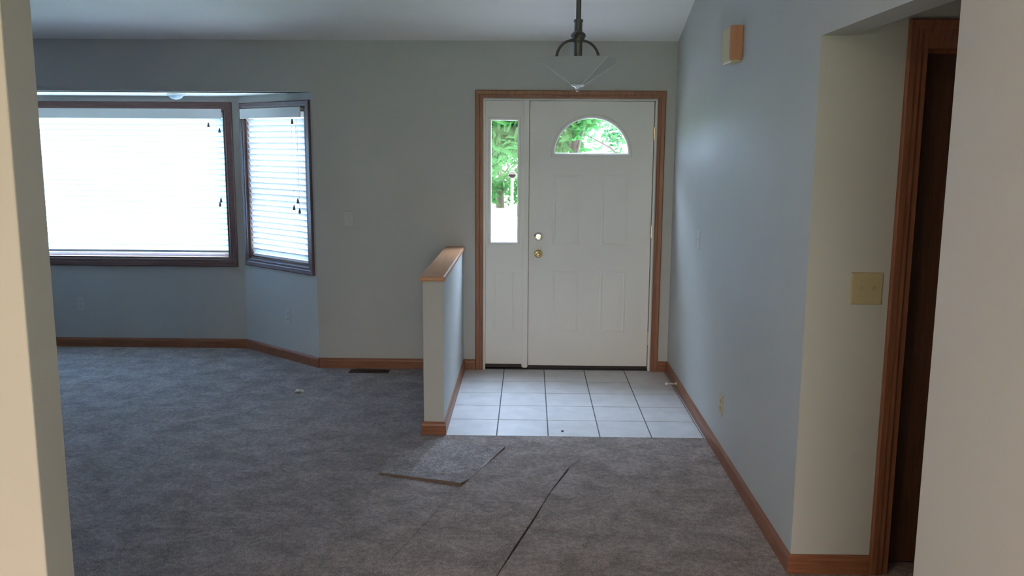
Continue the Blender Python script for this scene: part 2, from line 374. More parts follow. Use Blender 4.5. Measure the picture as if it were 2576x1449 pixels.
# ------------------------------------------------------------------ floor
FX0 = -0.490; FY = 4.975
def sliver(pts, wd, jag=0.0012):
    n = len(pts); a = []; b = []
    for i, (x, y) in enumerate(pts):
        d = Vector(pts[min(i + 1, n - 1)]) - Vector(pts[max(i - 1, 0)]); d.normalize(); nn = Vector((d.y, -d.x))
        ww = wd[i] if isinstance(wd, list) else wd
        a.append((x + nn.x * (ww + random.uniform(-jag, jag) * (ww > .002)), y + nn.y * ww)); b.append((x - nn.x * (ww + random.uniform(-jag, jag) * (ww > .002)), y - nn.y * ww))
    return a + b[::-1]
def densify(pts, k):
    o = []
    for i in range(len(pts) - 1):
        for j in range(k): t = j / k; o.append((pts[i][0] * (1 - t) + pts[i + 1][0] * t, pts[i][1] * (1 - t) + pts[i + 1][1] * t))
    return o + [pts[-1]]
sB = densify([(0.385, 4.735), (0.30, 4.60), (0.225, 4.47), (0.205, 4.40), (0.112, 4.11), (0.029, 3.787), (-0.045, 3.52), (-0.115, 3.259), (-0.24, 2.75), (-0.36, 2.2)], 3)
wB = [0.0012 if p[1] > 4.45 else (0.0042 + 0.0014 * math.sin(p[1] * 9)) for p in sB]; wB[0] = 0.0003; wB[-1] = 0.0004
sA = densify([(-0.345, 4.14), (-0.43, 3.84), (-0.539, 3.449), (-0.62, 3.15)], 3)
wA = [0.0009] * len(sA)
outer = [(XL, YN0), (XR, YN0), (3.6, YN0), (3.6, HY), (2.25, HY), (2.25, HY + 0.5), (1.4, HY + 0.5), (1.4, HY), (XR, HY), (XR, FY), (FX0, FY), (FX0, D), (OPX, D), (BX, BY), (-4.4, BY), (BLX, D), (XL, D)]
frZ = lambda a, b, t: (a, b, t)
mb = MB(); mb.plate(outer, [sliver(sB, wB), sliver(sA, wA, 0.0005)], -0.022, 0, frZ)
struct(mb.build('floor', M['carpet']), 'grey-brown carpet covering the living room floor', 'floor')
mb = MB(); mb.plate([(XL - .1, 1.8), (3.7, 1.8), (3.7, 4.0), (XR + .1, 4.0), (XR + .1, D + .1), (-1.5, D + .1), (BX, BY + .1), (-4.5, BY + .1), (XL - .1, D + .2)], [], -0.09, -0.03, frZ)
struct(mb.build('floor_base', M['sub']), 'dark subfloor below the carpet', 'floor')
mb = MB(); mb.box(-3.4, -3.2, -0.06, XN1, YN0, -0.002)
struct(mb.build('floor_kitchen', M['vinyl']), 'floor under the viewpoint', 'floor')
# entry tiles
mb = MB(); mb.box(FX0, FY + 0.002, -0.028, XR, D + 0.02, -0.004)
gr = struct(mb.build('floor_entry', M['grout']), 'square white ceramic tiles of the entry floor', 'floor')
mb = MB(); gx = [-0.486, -0.181, 0.124, 0.429, 0.734, 1.039, 1.06]; gy = [4.978, 5.290, 5.595, 5.900, 6.205, 6.510, 6.557]
for i in range(6):
    for j in range(6):
        x0, x1, y0, y1 = gx[i], gx[i + 1], gy[j], gy[j + 1]; g = 0.0035
        if i == 5 or j == 5: g = 0.0025
        mb.box(x0 + g, y0 + g, -0.01, x1 - g, y1 - g, -0.001)
o = mb.build('tile', M['tile'], gr, bevel=0.0012)

# ------------------------------------------------------------------ baseboards
BH, BT = 0.078, 0.014
def bprof(): return [(0, 0), (BT, 0), (BT, BH * 0.72), (BT * 0.85, BH * 0.85), (BT * 0.45, BH), (0, BH)]
def baseboard(name, p0, p1, nrm, axis, label, e0=0.0, e1=0.0, parent=None):
    d = Vector((p1[0] - p0[0], p1[1] - p0[1])); d.normalize(); n = Vector(nrm); mb = MB(); vs = []
    for p, e in ((p0, e0), (p1, e1)):
        for u, h in bprof(): vs.append((p[0] + n.x * u + d.x * e * u / BT, p[1] + n.y * u + d.y * e * u / BT, h))
    k = 6; fs = [(q, (q + 1) % k, k + (q + 1) % k, k + q) for q in range(k)] + [tuple(range(k)), tuple(range(2 * k - 1, k - 1, -1))]
    mb.add(vs, fs); return struct(mb.build(name, M['oak_' + axis], parent), label, 'baseboard') if not parent else mb.build(name, M['oak_' + axis], parent)
baseboard('baseboard_right', (XR, HY), (XR, D), (-1, 0), 'y', 'oak baseboard along the right wall', -BT, -BT)
baseboard('baseboard_hall', (XR, HY), (HDX0 - 0.06, HY), (0, -1), 'x', 'short oak baseboard beside the brown door', -BT, 0)
baseboard('baseboard_front', (OPX, D), (-0.605, D), (0, -1), 'x', 'oak baseboard between the bay and the half wall', 0.004, 0)
baseboard('baseboard_entry', (-0.49, D), (-0.402, D), (0, -1), 'x', 'short oak baseboard left of the entry door')
baseboard('baseboard_corner', (0.99, D), (XR, D), (0, -1), 'x', 'short oak baseboard right of the entry door', 0, -BT)
baseboard('baseboard_bay_right', (OPX, D), (BX, BY), (an.x, an.y), 'x', 'oak baseboard along the angled bay wall', -0.004, -0.005)
baseboard('baseboard_bay', (BX, BY), (-4.4, BY), (0, -1), 'x', 'dark oak baseboard below the large window', 0.005, 0)

# ------------------------------------------------------------------ half wall
HX0, HX1, HYN = -0.611, -0.493, 4.990
mb = MB(); mb.box(HX0, HYN, -0.02, HX1, D, 0.918)
struct(mb.build('wall_half', M['wall'], bevel=0.003), 'low half wall between the carpet and the entry tiles', 'wall')
mb = MB(); mb.box(HX0 - 0.014, HYN - 0.030, 0.918, HX1 + 0.012, D, 0.946)
struct(mb.build('trim_1', M['cap_y'], bevel=0.007), 'oak cap on top of the half wall', 'trim')
mb = MB()
k = 6; pr = bprof(); cs = [(HX0, D, -1, 0), (HX0, HYN, -1, -1), (HX1, HYN, 1, -1), (HX1, D - 0.002, 1, 0)]
vs = [(x + sx * u, y + sy * u, h - 0.001) for x, y, sx, sy in cs for u, h in pr]
fs = [(i * k + q, (i + 1) * k + q, (i + 1) * k + (q + 1) % k, i * k + (q + 1) % k) for i in range(3) for q in range(k)] + [tuple(range(k)), tuple(range(3 * k, 4 * k))]
mb.add(vs, fs); struct(mb.build('baseboard_half', M['oak_x']), 'oak baseboard wrapping the foot of the half wall', 'baseboard')

# ------------------------------------------------------------------ entry door unit
door = empty('door_1', (0.46, D, 0), 'white panelled entry door with arched glass and a narrow side window', 'door', kind='structure')
mb = MB()                                                     # white jamb: frame and mullion
mb.box(DX0, D - 0.0, 0, DX0 + 0.012, D + 0.14, DZ); mb.box(DX1 - 0.012, D, 0, DX1, D + 0.14, DZ)
mb.box(DX0, D, DZ - 0.010, DX1, D + 0.14, DZ); mb.box(-0.043, D + 0.004, 0.015, -0.006, D + 0.13, DZ - 0.01)
mb.box(DX0, D + 0.075, 0.02, DX0 + 0.024, D + 0.095, DZ - 0.01)
mb.box(-0.055, D + 0.075, 0.005, 0.012, D + 0.13, DZ - 0.01); mb.box(0.892, D + 0.075, 0.005, DX1 - 0.01, D + 0.13, DZ - 0.01); mb.box(-0.04, D + 0.075, DZ - 0.03, DX1 - 0.01, D + 0.13, DZ - 0.01)
mb.box(DX0 + 0.01, D + 0.075, DZ - 0.03, -0.03, D + 0.13, DZ - 0.01)
mb.build('door_frame', M['white'], door, bevel=0.002)
mb = MB(); mb.frame([(DX1, 0.0), (DX1, DZ), (DX0, DZ), (DX0, 0.0)], [(u * 1.02 + 0.002, h) for u, h in CASING], frI, closed=False)
mb.build('casing', M['oak_z'], door)
# sidelight slab
LY = 0.030
def slab(x0, x1, z0, z1, hole, t0=LY, t1=LY + 0.044):
    mb = MB(); mb.plate(rect(x0, z0, x1, z1), [hole], t0, t1, frF); return mb
SG = (-0.287, 0.978, -0.089, 1.877)
sl = slab(DX0 + 0.013, -0.043, 0.038, DZ - 0.012, rect(*SG)).build('sidelight_panel', M['white'], door)
ring = [(-0.002, -LY - 0.02), (-0.002, 0.006 - LY), (0.006, 0.010 - LY), (0.016, 0.008 - LY), (0.022, -LY), (0.022, -LY - 0.006)]
mb = MB(); mb.frame(rect(*SG), ring, frI); mb.build('glass_moulding', M['white'], sl)
mb = MB(); mb.plate(rect(SG[0] - .003, SG[1] - .003, SG[2] + .003, SG[3] + .003), [], LY + 0.018, LY + 0.024, frF); mb.build('glass_pane', M['glass'], sl)
emb = [(-0.012, -LY - .003), (-0.012, 0.0005 - LY), (-0.006, 0.003 - LY), (0.0, 0.0035 - LY), (0.006, 0.002 - LY), (0.010, 0.0005 - LY), (0.010, -LY - .003)]
mb = MB(); mb.frame(rect(-0.262, 0.305, -0.112, 0.745), emb, frI); mb.build('raised_panel', M['white'], sl)
# door slab
fan = arc(0.4545, 1.640, 0.270, 0.255)
dl = slab(0.000, 0.908, 0.030, DZ - 0.014, fan).build('door_leaf', M['white'], door)
fring = [(-0.002, -LY - 0.02), (-0.002, 0.006 - LY), (0.007, 0.011 - LY), (0.020, 0.009 - LY), (0.027, -LY), (0.027, -LY - .005)]
mb = MB(); mb.frame(fan, fring, frI); mb.build('glass_moulding', M['white'], dl)
mb = MB(); mb.plate(arc(0.4545, 1.637, 0.273, 0.258), [], LY + 0.018, LY + 0.024, frF); mb.build('glass_pane', M['glass'], dl)
def scoop(x0, x1, z0, z1, side):
    # upper panels: one top corner is cut by a concave quarter round under the arch
    r_ = 0.06; pts = [(x0, z0), (x1, z0)]
    if side > 0: pts += [(x1, z1)] + [(x0 + r_ * math.cos(a), z1 - r_ * math.sin(a)) for a in [PI * k / 12 for k in range(0, 7)]]
    else: pts += [(x1 - r_ * math.cos(a), z1 - r_ * math.sin(a)) for a in [PI / 2 - PI * k / 12 for k in range(0, 7)]] + [(x0, z1)]
    return pts
for pts in (rect(0.185, 0.965, 0.362, 1.475), rect(0.545, 0.965, 0.722, 1.475), rect(0.185, 0.300, 0.362, 0.750), rect(0.545, 0.300, 0.722, 0.750)):
    mb = MB(); mb.frame(pts, emb, frI); mb.build('raised_panel', M['white'], dl)
def door_fr(cx, cz): return lambda a, b, t: (cx + a, D + LY - t, cz + b)
mb = MB(); mb.lathe([(0.031, 0), (0.031, 0.006), (0.027, 0.010), (0.019, 0.012), (0.019, 0.02), (0.004, 0.021)], n=32, fr=door_fr(0.070, 1.021))
db = mb.build('deadbolt', M['chrome'], dl, smooth=True)
mb = MB(); mb.box(-0.016, -0.005, 0.018, 0.016, 0.005, 0.034, fr=door_fr(0.070, 1.021)); mb.build('thumb_turn', M['brass'], db, bevel=0.002)
mb = MB(); mb.lathe([(0.031, 0), (0.031, 0.005), (0.026, 0.009), (0.012, 0.012), (0.011, 0.030), (0.020, 0.038), (0.0265, 0.050), (0.024, 0.062), (0.014, 0.070), (0.003, 0.072)], n=32, fr=door_fr(0.070, 0.890))
mb.build('knob', M['brass'], dl, smooth=True)
for hz in (1.74, 1.02, 0.20):
    mb = MB(); mb.lathe([(0.0055, 0), (0.0055, 0.09)], c=(0.913, D + LY - 0.006, hz), n=12); mb.lathe([(0.003, 0), (0.006, 0.004), (0.002, 0.008)], c=(0.913, D + LY - 0.006, hz + 0.09), n=12)
    mb.build('hinge', M['brass'], dl, smooth=True)
mb = MB(); mb.box(0.002, D + LY - 0.004, 0.004, 0.906, D + LY + 0.04, 0.030); mb.build('door_sweep', M['dark'], dl, bevel=0.002)
mb = MB(); mb.box(DX0 + 0.012, D + LY - 0.01, 0.012, -0.052, D + LY + 0.04, 0.038); mb.box(DX0 + 0.001, D + 0.021, -0.045, DX1 - 0.001, D + 0.14, 0.004); mb.box(DX0 + 0.012, D + LY + 0.046, 0.0, DX1 - 0.012, D + 0.14, 0.036)
mb.build('threshold', M['dark'], door, bevel=0.002)

# ------------------------------------------------------------------ hall door
hd = empty('door_2', (1.82, HY, 0), 'dark brown door with oak casing at the right edge', 'door', kind='structure')
mb = MB(); mb.frame([(HDX1, 0.0), (HDX1, HDZ + 0.045), (HDX0 - 0.006, HDZ + 0.045), (HDX0 - 0.006, 0.0)], [(u + 0.001, h * 1.05) for u, h in CASING], frHI, closed=False)
mb.build('casing', M['oak_z'], hd)
mb = MB(); mb.box(HDX0 - 0.012, HY - 0.004, 0, HDX0 + 0.012, HY + 0.14, HDZ + 0.05); mb.box(HDX1 - 0.012, HY - 0.004, 0, HDX1 + 0.01, HY + 0.14, HDZ + 0.05)
mb.box(HDX0 + 0.012, HY - 0.004, HDZ, HDX1 - 0.012, HY + 0.14, HDZ + 0.05)
mb.build('door_frame', M['oak_z'], hd, bevel=0.002)
mb = MB(); mb.box(HDX0 + 0.012, HY + 0.085, 0.012, HDX1 - 0.012, HY + 0.12, HDZ - 0.004); mb.build('door_leaf', M['door_brown'], hd, bevel=0.002)
mb = MB(); mb.box(HDX0 + 0.011, HY + 0.05, 0.0, HDX0 + 0.022, HY + 0.084, HDZ); mb.box(HDX0 + 0.022, HY + 0.05, HDZ - 0.011, HDX1 - 0.022, HY + 0.084, HDZ)
mb.build('door_stop', M['oak_z'], hd)

# ------------------------------------------------------------------ windows
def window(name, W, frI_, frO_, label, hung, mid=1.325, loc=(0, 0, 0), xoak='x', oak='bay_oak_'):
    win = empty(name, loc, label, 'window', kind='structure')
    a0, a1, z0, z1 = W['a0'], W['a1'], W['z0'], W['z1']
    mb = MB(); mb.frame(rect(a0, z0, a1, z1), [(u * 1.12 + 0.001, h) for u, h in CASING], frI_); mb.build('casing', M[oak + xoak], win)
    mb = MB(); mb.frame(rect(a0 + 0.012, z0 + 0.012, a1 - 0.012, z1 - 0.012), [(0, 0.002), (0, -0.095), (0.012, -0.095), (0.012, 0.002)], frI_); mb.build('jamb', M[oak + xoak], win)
    fw = 0.035
    mb = MB(); mb.frame(rect(a0 + 0.012 + fw, z0 + 0.012 + fw, a1 - 0.012 - fw, z1 - 0.012 - fw), [(0, -0.075), (0.008, -0.066), (fw, -0.066), (fw, -0.125), (0, -0.125)], frI_); f_ = mb.build('sash', M['vinyl'], win)
    if hung:
        mb = MB(); mb.box(a0 + 0.04, mid - 0.024, -0.066, a1 - 0.04, mid + 0.024, -0.115, fr=frI_); mb.build('meeting_rail', M['vinyl'], f_, bevel=0.003)
    mb = MB(); mb.plate(rect(a0 + 0.04, z0 + 0.04, a1 - 0.04, z1 - 0.04), [], -0.098, -0.104, frI_); mb.build('glass_pane', M['glass'], f_)
    return win
window('window_1', BW, frBI, frB, 'large bright bay window with oak casing toned dark for backlight', False, loc=(-3.4, BY, BW['z0']))
window('window_3', LW, frL, None, 'unseen narrow window added on the far angled bay wall for daylight', True, loc=frL(0.48, LW['z0'], 0))  # out of view, added to raise the daylight in the room
window('window_fill', FILL_W, frK, None, 'unseen glazed opening added behind the viewpoint as a daylight source', False, loc=(-0.1, -3.2, 0.06), xoak='z')
window('window_2', SW, frA, None, 'narrow window on the angled bay wall with oak casing toned dark for backlight', True, loc=frA(0.48, SW['z0'], 0))

def blind(name, W, fr, label, zbot, tassels, loc, nlad, vx, tl=-62, sm='slat', tc_=-0.024):
    bl = empty(name, loc, label, 'blind', group=None)
    a0, a1, z1 = W['a0'] + 0.014, W['a1'] - 0.014, W['z1'] - 0.014
    mb = MB(); mb.box(a0, z1 - 0.045, -0.052, a1, z1, -0.012, fr=fr); mb.build('headrail', M['vinyl'], bl, bevel=0.003)
    mb = MB(); mb.box(vx[0], vx[2], vx[4], vx[1], vx[3], vx[4] + 0.010, fr=fr); mb.build('valance', M['vinyl'], bl, bevel=0.004)
    z = z1 - 0.075; zs = []
    while z > zbot + 0.03: zs.append(z); z -= 0.0445
    tilt = math.radians(tl); c, s_ = math.cos(tilt), math.sin(tilt)
    for zz in zs:
        mb = MB(); vs = []
        prof = [(-0.025 + 0.05 * q / 6, 0.0028 * (1 - ((q - 3) / 3) ** 2)) for q in range(7)]
        pts = prof
        for a in (a0, a1):
            for u, h in pts: vs.append(fr(a, zz + u * s_ + h * c, tc_ - (u * c - h * s_)))
        k = len(pts); fs = [(q, q + 1, k + q + 1, k + q) for q in range(k - 1)]
        mb.add(vs, fs); mb.build('slat', M[sm], bl, smooth=True)
    mb = MB(); mb.box(a0, zbot - 0.012, -0.055, a1, zbot + 0.008, -0.010, fr=fr); mb.build('bottom_rail', M['vinyl'], bl, bevel=0.003)
    for q in range(nlad):
        a = a0 + (a1 - a0) * (q + 0.5) / nlad if nlad > 2 else (a0 + 0.1 if q == 0 else a1 - 0.1)
        mb = MB()
        for t in (-0.006, -0.058): mb.tube([fr(a, zbot, t), fr(a, z1 - 0.04, t)], 0.0009, 6)
        mb.build('ladder_cord', M['cord'], bl)
    for a, zt in tassels:
        t = 0.008 if vx[4] <= 0 else vx[4] - 0.002
        mb = MB(); mb.tube([fr(a, zt + 0.02, t), fr(a, z1 - 0.03, t)], 0.0011, 6); cd = mb.build('pull_cord', M['cord'], bl)
        p = fr(a, zt, t); mb = MB(); mb.lathe([(0.0095, -0.018), (0.0105, -0.014), (0.008, 0.004), (0.004, 0.018), (0.003, 0.020)], c=p, n=14); mb.build('cord_tassel', M['tassel'], cd, smooth=True)
    return bl
blind('window_blind', BW, frBI, 'wide white slatted blind in the large bright bay window', 0.815, [(-2.60, 1.845), (-2.525, 1.238), (-2.535, 1.202), (-2.512, 1.80)], (-3.4, BY, BW['z1']), 5, (-4.33, -2.488, 1.892, 1.972, 0.004))
blind('window_blind', SW, frA, 'narrow white slatted blind in the angled bay window', 0.805, [(0.225, 1.860), (0.185, 1.268), (0.235, 1.215), (0.165, 1.192)], frA(0.48, SW['z1'], 0), 2, (0.110, 0.915, 1.892, 1.968, 0.022), -66, 'slat_dim', -0.011)

blind('window_blind', LW, frL, 'unseen white slatted blind added on the far left angled bay wall', 0.805, [(0.2, 1.3)], frL(0.48, LW['z1'], 0), 2, (0.085, 0.890, 1.892, 1.968, 0.022))  # out of view, regulates the daylight of the added bay window

# ------------------------------------------------------------------ switches, outlets, vent, door stop, chime
def plate_obj(name, fr, ca, cz, w_, h_, material, label, kind, cat):
    p0 = fr(ca, cz, 0); t = empty(name, p0, label, cat)
    mb = MB(); vs = []
    for a, b, h in ((w_ / 2, h_ / 2, 0), (w_ / 2 - 0.001, h_ / 2 - 0.001, 0.0035), (w_ / 2 - 0.005, h_ / 2 - 0.005, 0.0055)):
        vs += [fr(ca + sx * a, cz + sz * b, h) for sx, sz in ((-1, -1), (1, -1), (1, 1), (-1, 1))]
    fs = [(i * 4 + q, i * 4 + (q + 1) % 4, i * 4 + 4 + (q + 1) % 4, i * 4 + 4 + q) for i in range(2) for q in range(4)] + [(0, 3, 2, 1), (8, 9, 10, 11)]
    mb.add(vs, fs); mb.build('cover_plate', material, t)
    if kind == 'outlet':
        for dz in (0.0195, -0.0195):
            mb = MB(); mb.lathe([(0.0165, 0.005), (0.0165, 0.0075), (0.015, 0.008)], n=20, fr=lambda a, b, t_, dz=dz: fr(ca + a, cz + dz + b * 0.8, t_))
            so = mb.build('socket', material, t)
            mb = MB()
            for dx in (-0.006, 0.006): mb.box(ca + dx - 0.001, cz + dz - 0.002, 0.007, ca + dx + 0.001, cz + dz + 0.006, 0.0086, fr=fr)
            mb.box(ca - 0.002, cz + dz - 0.009, 0.007, ca + 0.002, cz + dz - 0.005, 0.0086, fr=fr); mb.build('slot', M['slot'], so)
    else:
        n = kind
        for q in range(n):
            a = ca + (q - (n - 1) / 2) * 0.046
            mb = MB(); mb.box(a - 0.0055, cz - 0.012, 0.0045, a + 0.0055, cz + 0.012, 0.0062, fr=fr); mb.build('toggle_slot', material, t)
            mb = MB(); dz = 0.010
            vs = [fr(a - 0.0045, cz - 0.006, 0.005), fr(a + 0.0045, cz - 0.006, 0.005), fr(a + 0.0045, cz + 0.006, 0.005), fr(a - 0.0045, cz + 0.006, 0.005),
                  fr(a - 0.0035, cz + dz - 0.004, 0.018), fr(a + 0.0035, cz + dz - 0.004, 0.018), fr(a + 0.0035, cz + dz + 0.002, 0.018), fr(a - 0.0035, cz + dz + 0.002, 0.018)]
            mb.add(vs, [(0, 3, 2, 1), (4, 5, 6, 7), (0, 1, 5, 4), (1, 2, 6, 5), (2, 3, 7, 6), (3, 0, 4, 7)]); mb.build('toggle', material, t, bevel=0.001)
            for sz in (-0.030, 0.030):
                mb = MB(); mb.lathe([(0.0028, 0.005), (0.0028, 0.0065), (0.001, 0.007)], n=10, fr=lambda a_, b_, t_, a=a, sz=sz: fr(a + a_, cz + sz + b_, t_)); mb.build('screw', material, t)
    return t
frR = lambda a, b, t: (XR - t, a, b)
plate_obj('light_switch', frHI, 1.287, 1.157, 0.122, 0.124, M['ivory'], 'ivory double light switch beside the oak casing of the brown door', 2, 'light switch')
plate_obj('light_switch', frI, -1.347, 1.146, 0.072, 0.116, M['plate_white'], 'pale single light switch on the grey wall between bay and entry door', 1, 'light switch')
plate_obj('light_switch', frR, 5.48, 1.118, 0.072, 0.116, M['plate_white'], 'pale single light switch on the right wall near the entry door', 1, 'light switch')
plate_obj('outlet', frR, 4.66, 0.300, 0.072, 0.116, M['ivory'], 'wall outlet low on the right wall above the oak baseboard', 'outlet', 'outlet')
plate_obj('outlet', frA, 0.387, 0.350, 0.072, 0.116, M['plate_white'], 'wall outlet below the narrow window on the angled bay wall', 'outlet', 'outlet')
plate_obj('outlet', frBI, -3.745, 0.366, 0.072, 0.116, M['plate_white'], 'faint wall outlet below the large window at the left', 'outlet', 'outlet')

vt = empty('floor_vent', (-1.197, 6.435, 0), 'dark brown metal floor vent in the carpet below the grey front wall', 'vent')
mb = MB(); mb.frame(rect(-1.335, 6.400, -1.06, 6.470), [(0, 0.0), (0, 0.006), (0.008, 0.006), (0.014, 0.001), (0.014, 0.0)], lambda a, b, t: (a, b, t)); mb.build('vent_frame', M['vent'], vt)
for q in range(11):
    x = -1.322 + q * 0.025; mb = MB(); mb.box(x - 0.004, 6.402, 0.0005, x + 0.004, 6.468, 0.005); mb.build('louver', M['vent'], vt)
mb = MB(); mb.box(-1.335, 6.400, 0.0002, -1.06, 6.470, 0.001); mb.build('vent_back', M['slot'], vt)

ds = empty('door_stopper', (XR - BT, 6.02, 0.045), 'small white-tipped door stop sticking out of the right baseboard', 'door stop')
mb = MB(); pts = []
frD = lambda a, b, t: (XR - BT - t, 6.02 + a, 0.045 + b)
mb.lathe([(0.011, 0), (0.010, 0.004), (0.006, 0.009)], n=16, fr=frD); mb.build('mount', M['chrome'], ds, smooth=True)
mb = MB(); n = 120; mb.tube([frD(0.0045 * math.cos(q * .8), 0.0045 * math.sin(q * .8), 0.008 + 0.055 * q / n) for q in range(n)], 0.0011, 5); mb.build('spring', M['rubber_white'], ds, smooth=True)
mb = MB(); mb.lathe([(0.007, 0.062), (0.0085, 0.066), (0.0085, 0.074), (0.006, 0.078)], n=16, fr=frD); mb.build('tip', M['rubber_white'], ds, smooth=True)

ch = empty('door_chime', (XR, 4.66, 2.195), 'small wood and cream door chime box high on the right wall', 'door chime')
mb = MB(); mb.box(4.575, 2.112, 0, 4.755, 2.285, 0.052, fr=frR); mb.build('chime_cover', M['chime'], ch, bevel=0.004)
mb = MB(); mb.plate([(4.566, 2.118), (4.757, 2.118), (4.757, 2.286), (4.566, 2.286)], [], 0.052, 0.060, frR); mb.build('front_plate', M['chime'], ch, bevel=0.002)
for y0, y1 in ((4.548, 4.566),):
    mb = MB(); mb.box(y0, 2.124, 0, y1, 2.290, 0.064, fr=frR); mb.build('side_panel', M['chime_wood'], ch, bevel=0.003)

# bay ceiling fixture
sd = empty('ceiling_button_light', (-2.73, 6.86, BZ), 'small white dome on the ceiling of the window bay', 'ceiling light')
mb = MB(); mb.lathe([(0.068, 0), (0.068, -0.008), (0.060, -0.012), (0.058, -0.012)], c=(-2.73, 6.86, BZ), n=32); mb.build('base_ring', M['vinyl'], sd, smooth=True)
mb = MB(); mb.lathe([(0.056, -0.010), (0.052, -0.020), (0.042, -0.030), (0.026, -0.038), (0.008, -0.042)], c=(-2.73, 6.86, BZ), n=32); mb.build('dome', M['slat'], sd, smooth=True)

# ------------------------------------------------------------------ pendant lamp
PX, PY = 0.276, 5.30
zc = CZ + SL * (D - PY)
pl = empty('pendant_light', (PX, PY, zc), 'pendant lamp with a square frosted glass shade hanging before the entry door', 'pendant light')
cp = lambda z: (PX, PY, z)
mb = MB(); mb.lathe([(0.064, 0.02), (0.064, -0.016), (0.052, -0.030), (0.020, -0.036)], c=cp(zc), n=32); mb.build('canopy', M['bronze'], pl, smooth=True)
mb = MB(); mb.lathe([(0.0145, 2.405), (0.0145, zc - 0.02)], c=(PX, PY, 0), n=20)
for zz in (2.62,): mb.lathe([(0.0145, zz - 0.012), (0.0185, zz - 0.008), (0.0185, zz + 0.008), (0.0145, zz + 0.012)], c=(PX, PY, 0), n=20)
mb.build('stem', M['bronze'], pl, smooth=True)
mb = MB(); mb.lathe([(0.018, 2.42), (0.0275, 2.415), (0.0275, 2.404), (0.023, 2.398), (0.023, 2.352), (0.030, 2.345), (0.041, 2.336), (0.045, 2.326), (0.041, 2.316), (0.036, 2.31), (0.036, 2.296), (0.027, 2.288), (0.0245, 2.280), (0.0245, 2.205), (0.018, 2.200)], c=(PX, PY, 0), n=28)
mb.build('hub', M['bronze'], pl, smooth=True)
va = Vector((0.250, 0.157)).normalized()
for sg in (-1, 1):
    pts = []
    for q in range(13):
        t = q / 12 * PI / 2; rr = 0.030 + 0.108 * math.sin(t); zz = 2.190 + 0.108 * math.cos(t); pts.append((PX + sg * rr * va.x / va.x * 0.92, PY + sg * rr * 0.35, zz))
    mb = MB(); mb.tube(pts, 0.0082, 12); mb.build('arm', M['bronze'], pl, smooth=True)
cr = [(-0.250, -0.157), (0.157, -0.250), (0.250, 0.157), (-0.157, 0.250)]
zr, zt, kf = 2.190, 2.048, 0.16
mb = MB()
R0 = [(PX + x, PY + y, zr) for x, y in cr]; R1 = [(PX + x * kf, PY + y * kf, zt) for x, y in cr]
Q0 = [(PX + x * 0.975, PY + y * 0.975, zr) for x, y in cr]; Q1 = [(PX + x * kf * 0.9, PY + y * kf * 0.9, zt + 0.005) for x, y in cr]
vs = R0 + R1 + Q1 + Q0
fs = [(i * 4 + q, i * 4 + (q + 1) % 4, ((i + 1) % 4) * 4 + (q + 1) % 4, ((i + 1) % 4) * 4 + q) for i in range(4) for q in range(4)]
fs = fs + [(4, 5, 6, 7), (8, 9, 10, 11)]; mb.add(vs, fs); sh = mb.build('glass_shade', M['shade'], pl)
for q in range(4):
    mb = MB(); mb.tube([R0[q], R1[q]], 0.0035, 8); mb.build('glass_edge', M['shade_edge'], sh)
mb = MB(); mb.lathe([(0.030, 2.036), (0.040, 2.040), (0.042, 2.046), (0.030, 2.048)], c=(PX, PY, 0), n=28); mb.build('shade_plate', M['shade_edge'], sh, smooth=True)
mb = MB(); mb.lathe([(0.003, 2.006), (0.008, 2.010), (0.010, 2.016), (0.006, 2.022), (0.011, 2.027), (0.020, 2.036)], c=(PX, PY, 0), n=20); mb.build('finial', M['chrome'], pl, smooth=True)

# ------------------------------------------------------------------ loose things on the floor
q0, q1, q2, q3 = [Vector((*p, 0)) for p in ((-0.765, 4.335), (-0.329, 4.190), (-0.126, 4.750), (-0.556, 4.893))]
nx, ny = 24, 30; vs = []
def lift(u, v): return 0.0025 + 0.0145 * max(0, 1 - v * 6) * (0.45 + 0.55 * u) + 0.010 * max(0, v - 0.55) * max(0, u - 0.6) * 5 + 0.001 * math.sin(u * 9 + v * 5)
for top in (1, 0):
    for j in range(ny + 1):
        for i in range(nx + 1):
            u, v = i / nx, j / ny; p = q0 * (1 - u) * (1 - v) + q1 * u * (1 - v) + q2 * u * v + q3 * (1 - u) * v
            e = 0.003 * noise.noise((p.x * 30, p.y * 30, 0)); hgt = lift(u, v)
            p = p + Vector((e, e, 0)); vs.append((p.x, p.y, hgt if top else max(0.0008, hgt - 0.014)))
n_ = (nx + 1) * (ny + 1); fs = []; sidef = []
for j in range(ny):
    for i in range(nx):
        a = j * (nx + 1) + i; fs.append((a, a + 1, a + nx + 2, a + nx + 1)); sidef.append((n_ + a, n_ + a + nx + 1, n_ + a + nx + 2, n_ + a + 1))
edge = [i for i in range(nx)] + [j * (nx + 1) + nx for j in range(ny)] + [ny * (nx + 1) + i for i in range(nx, 0, -1)] + [j * (nx + 1) for j in range(ny, 0, -1)]
for k in range(len(edge)): a, b = edge[k], edge[(k + 1) % len(edge)]; sidef.append((a, n_ + a, n_ + b, b))
rem = empty('carpet_remnant', (-0.444, 4.542, 0), 'loose square carpet remnant lying in front of the half wall', 'carpet piece')
me = MB(); me.add(vs, fs + sidef); ob = me.build('pile', M['carpet_remnant'], rem)
ob.data.materials.append(M['backing'])
for p in ob.data.polygons:
    if p.normal.z < 0.5: p.material_index = 1
me = MB(); zz = 0.0008
tp = [(q0 + Vector((-0.01, -0.012, 0))), (q1 + Vector((0.006, -0.012, 0)))]

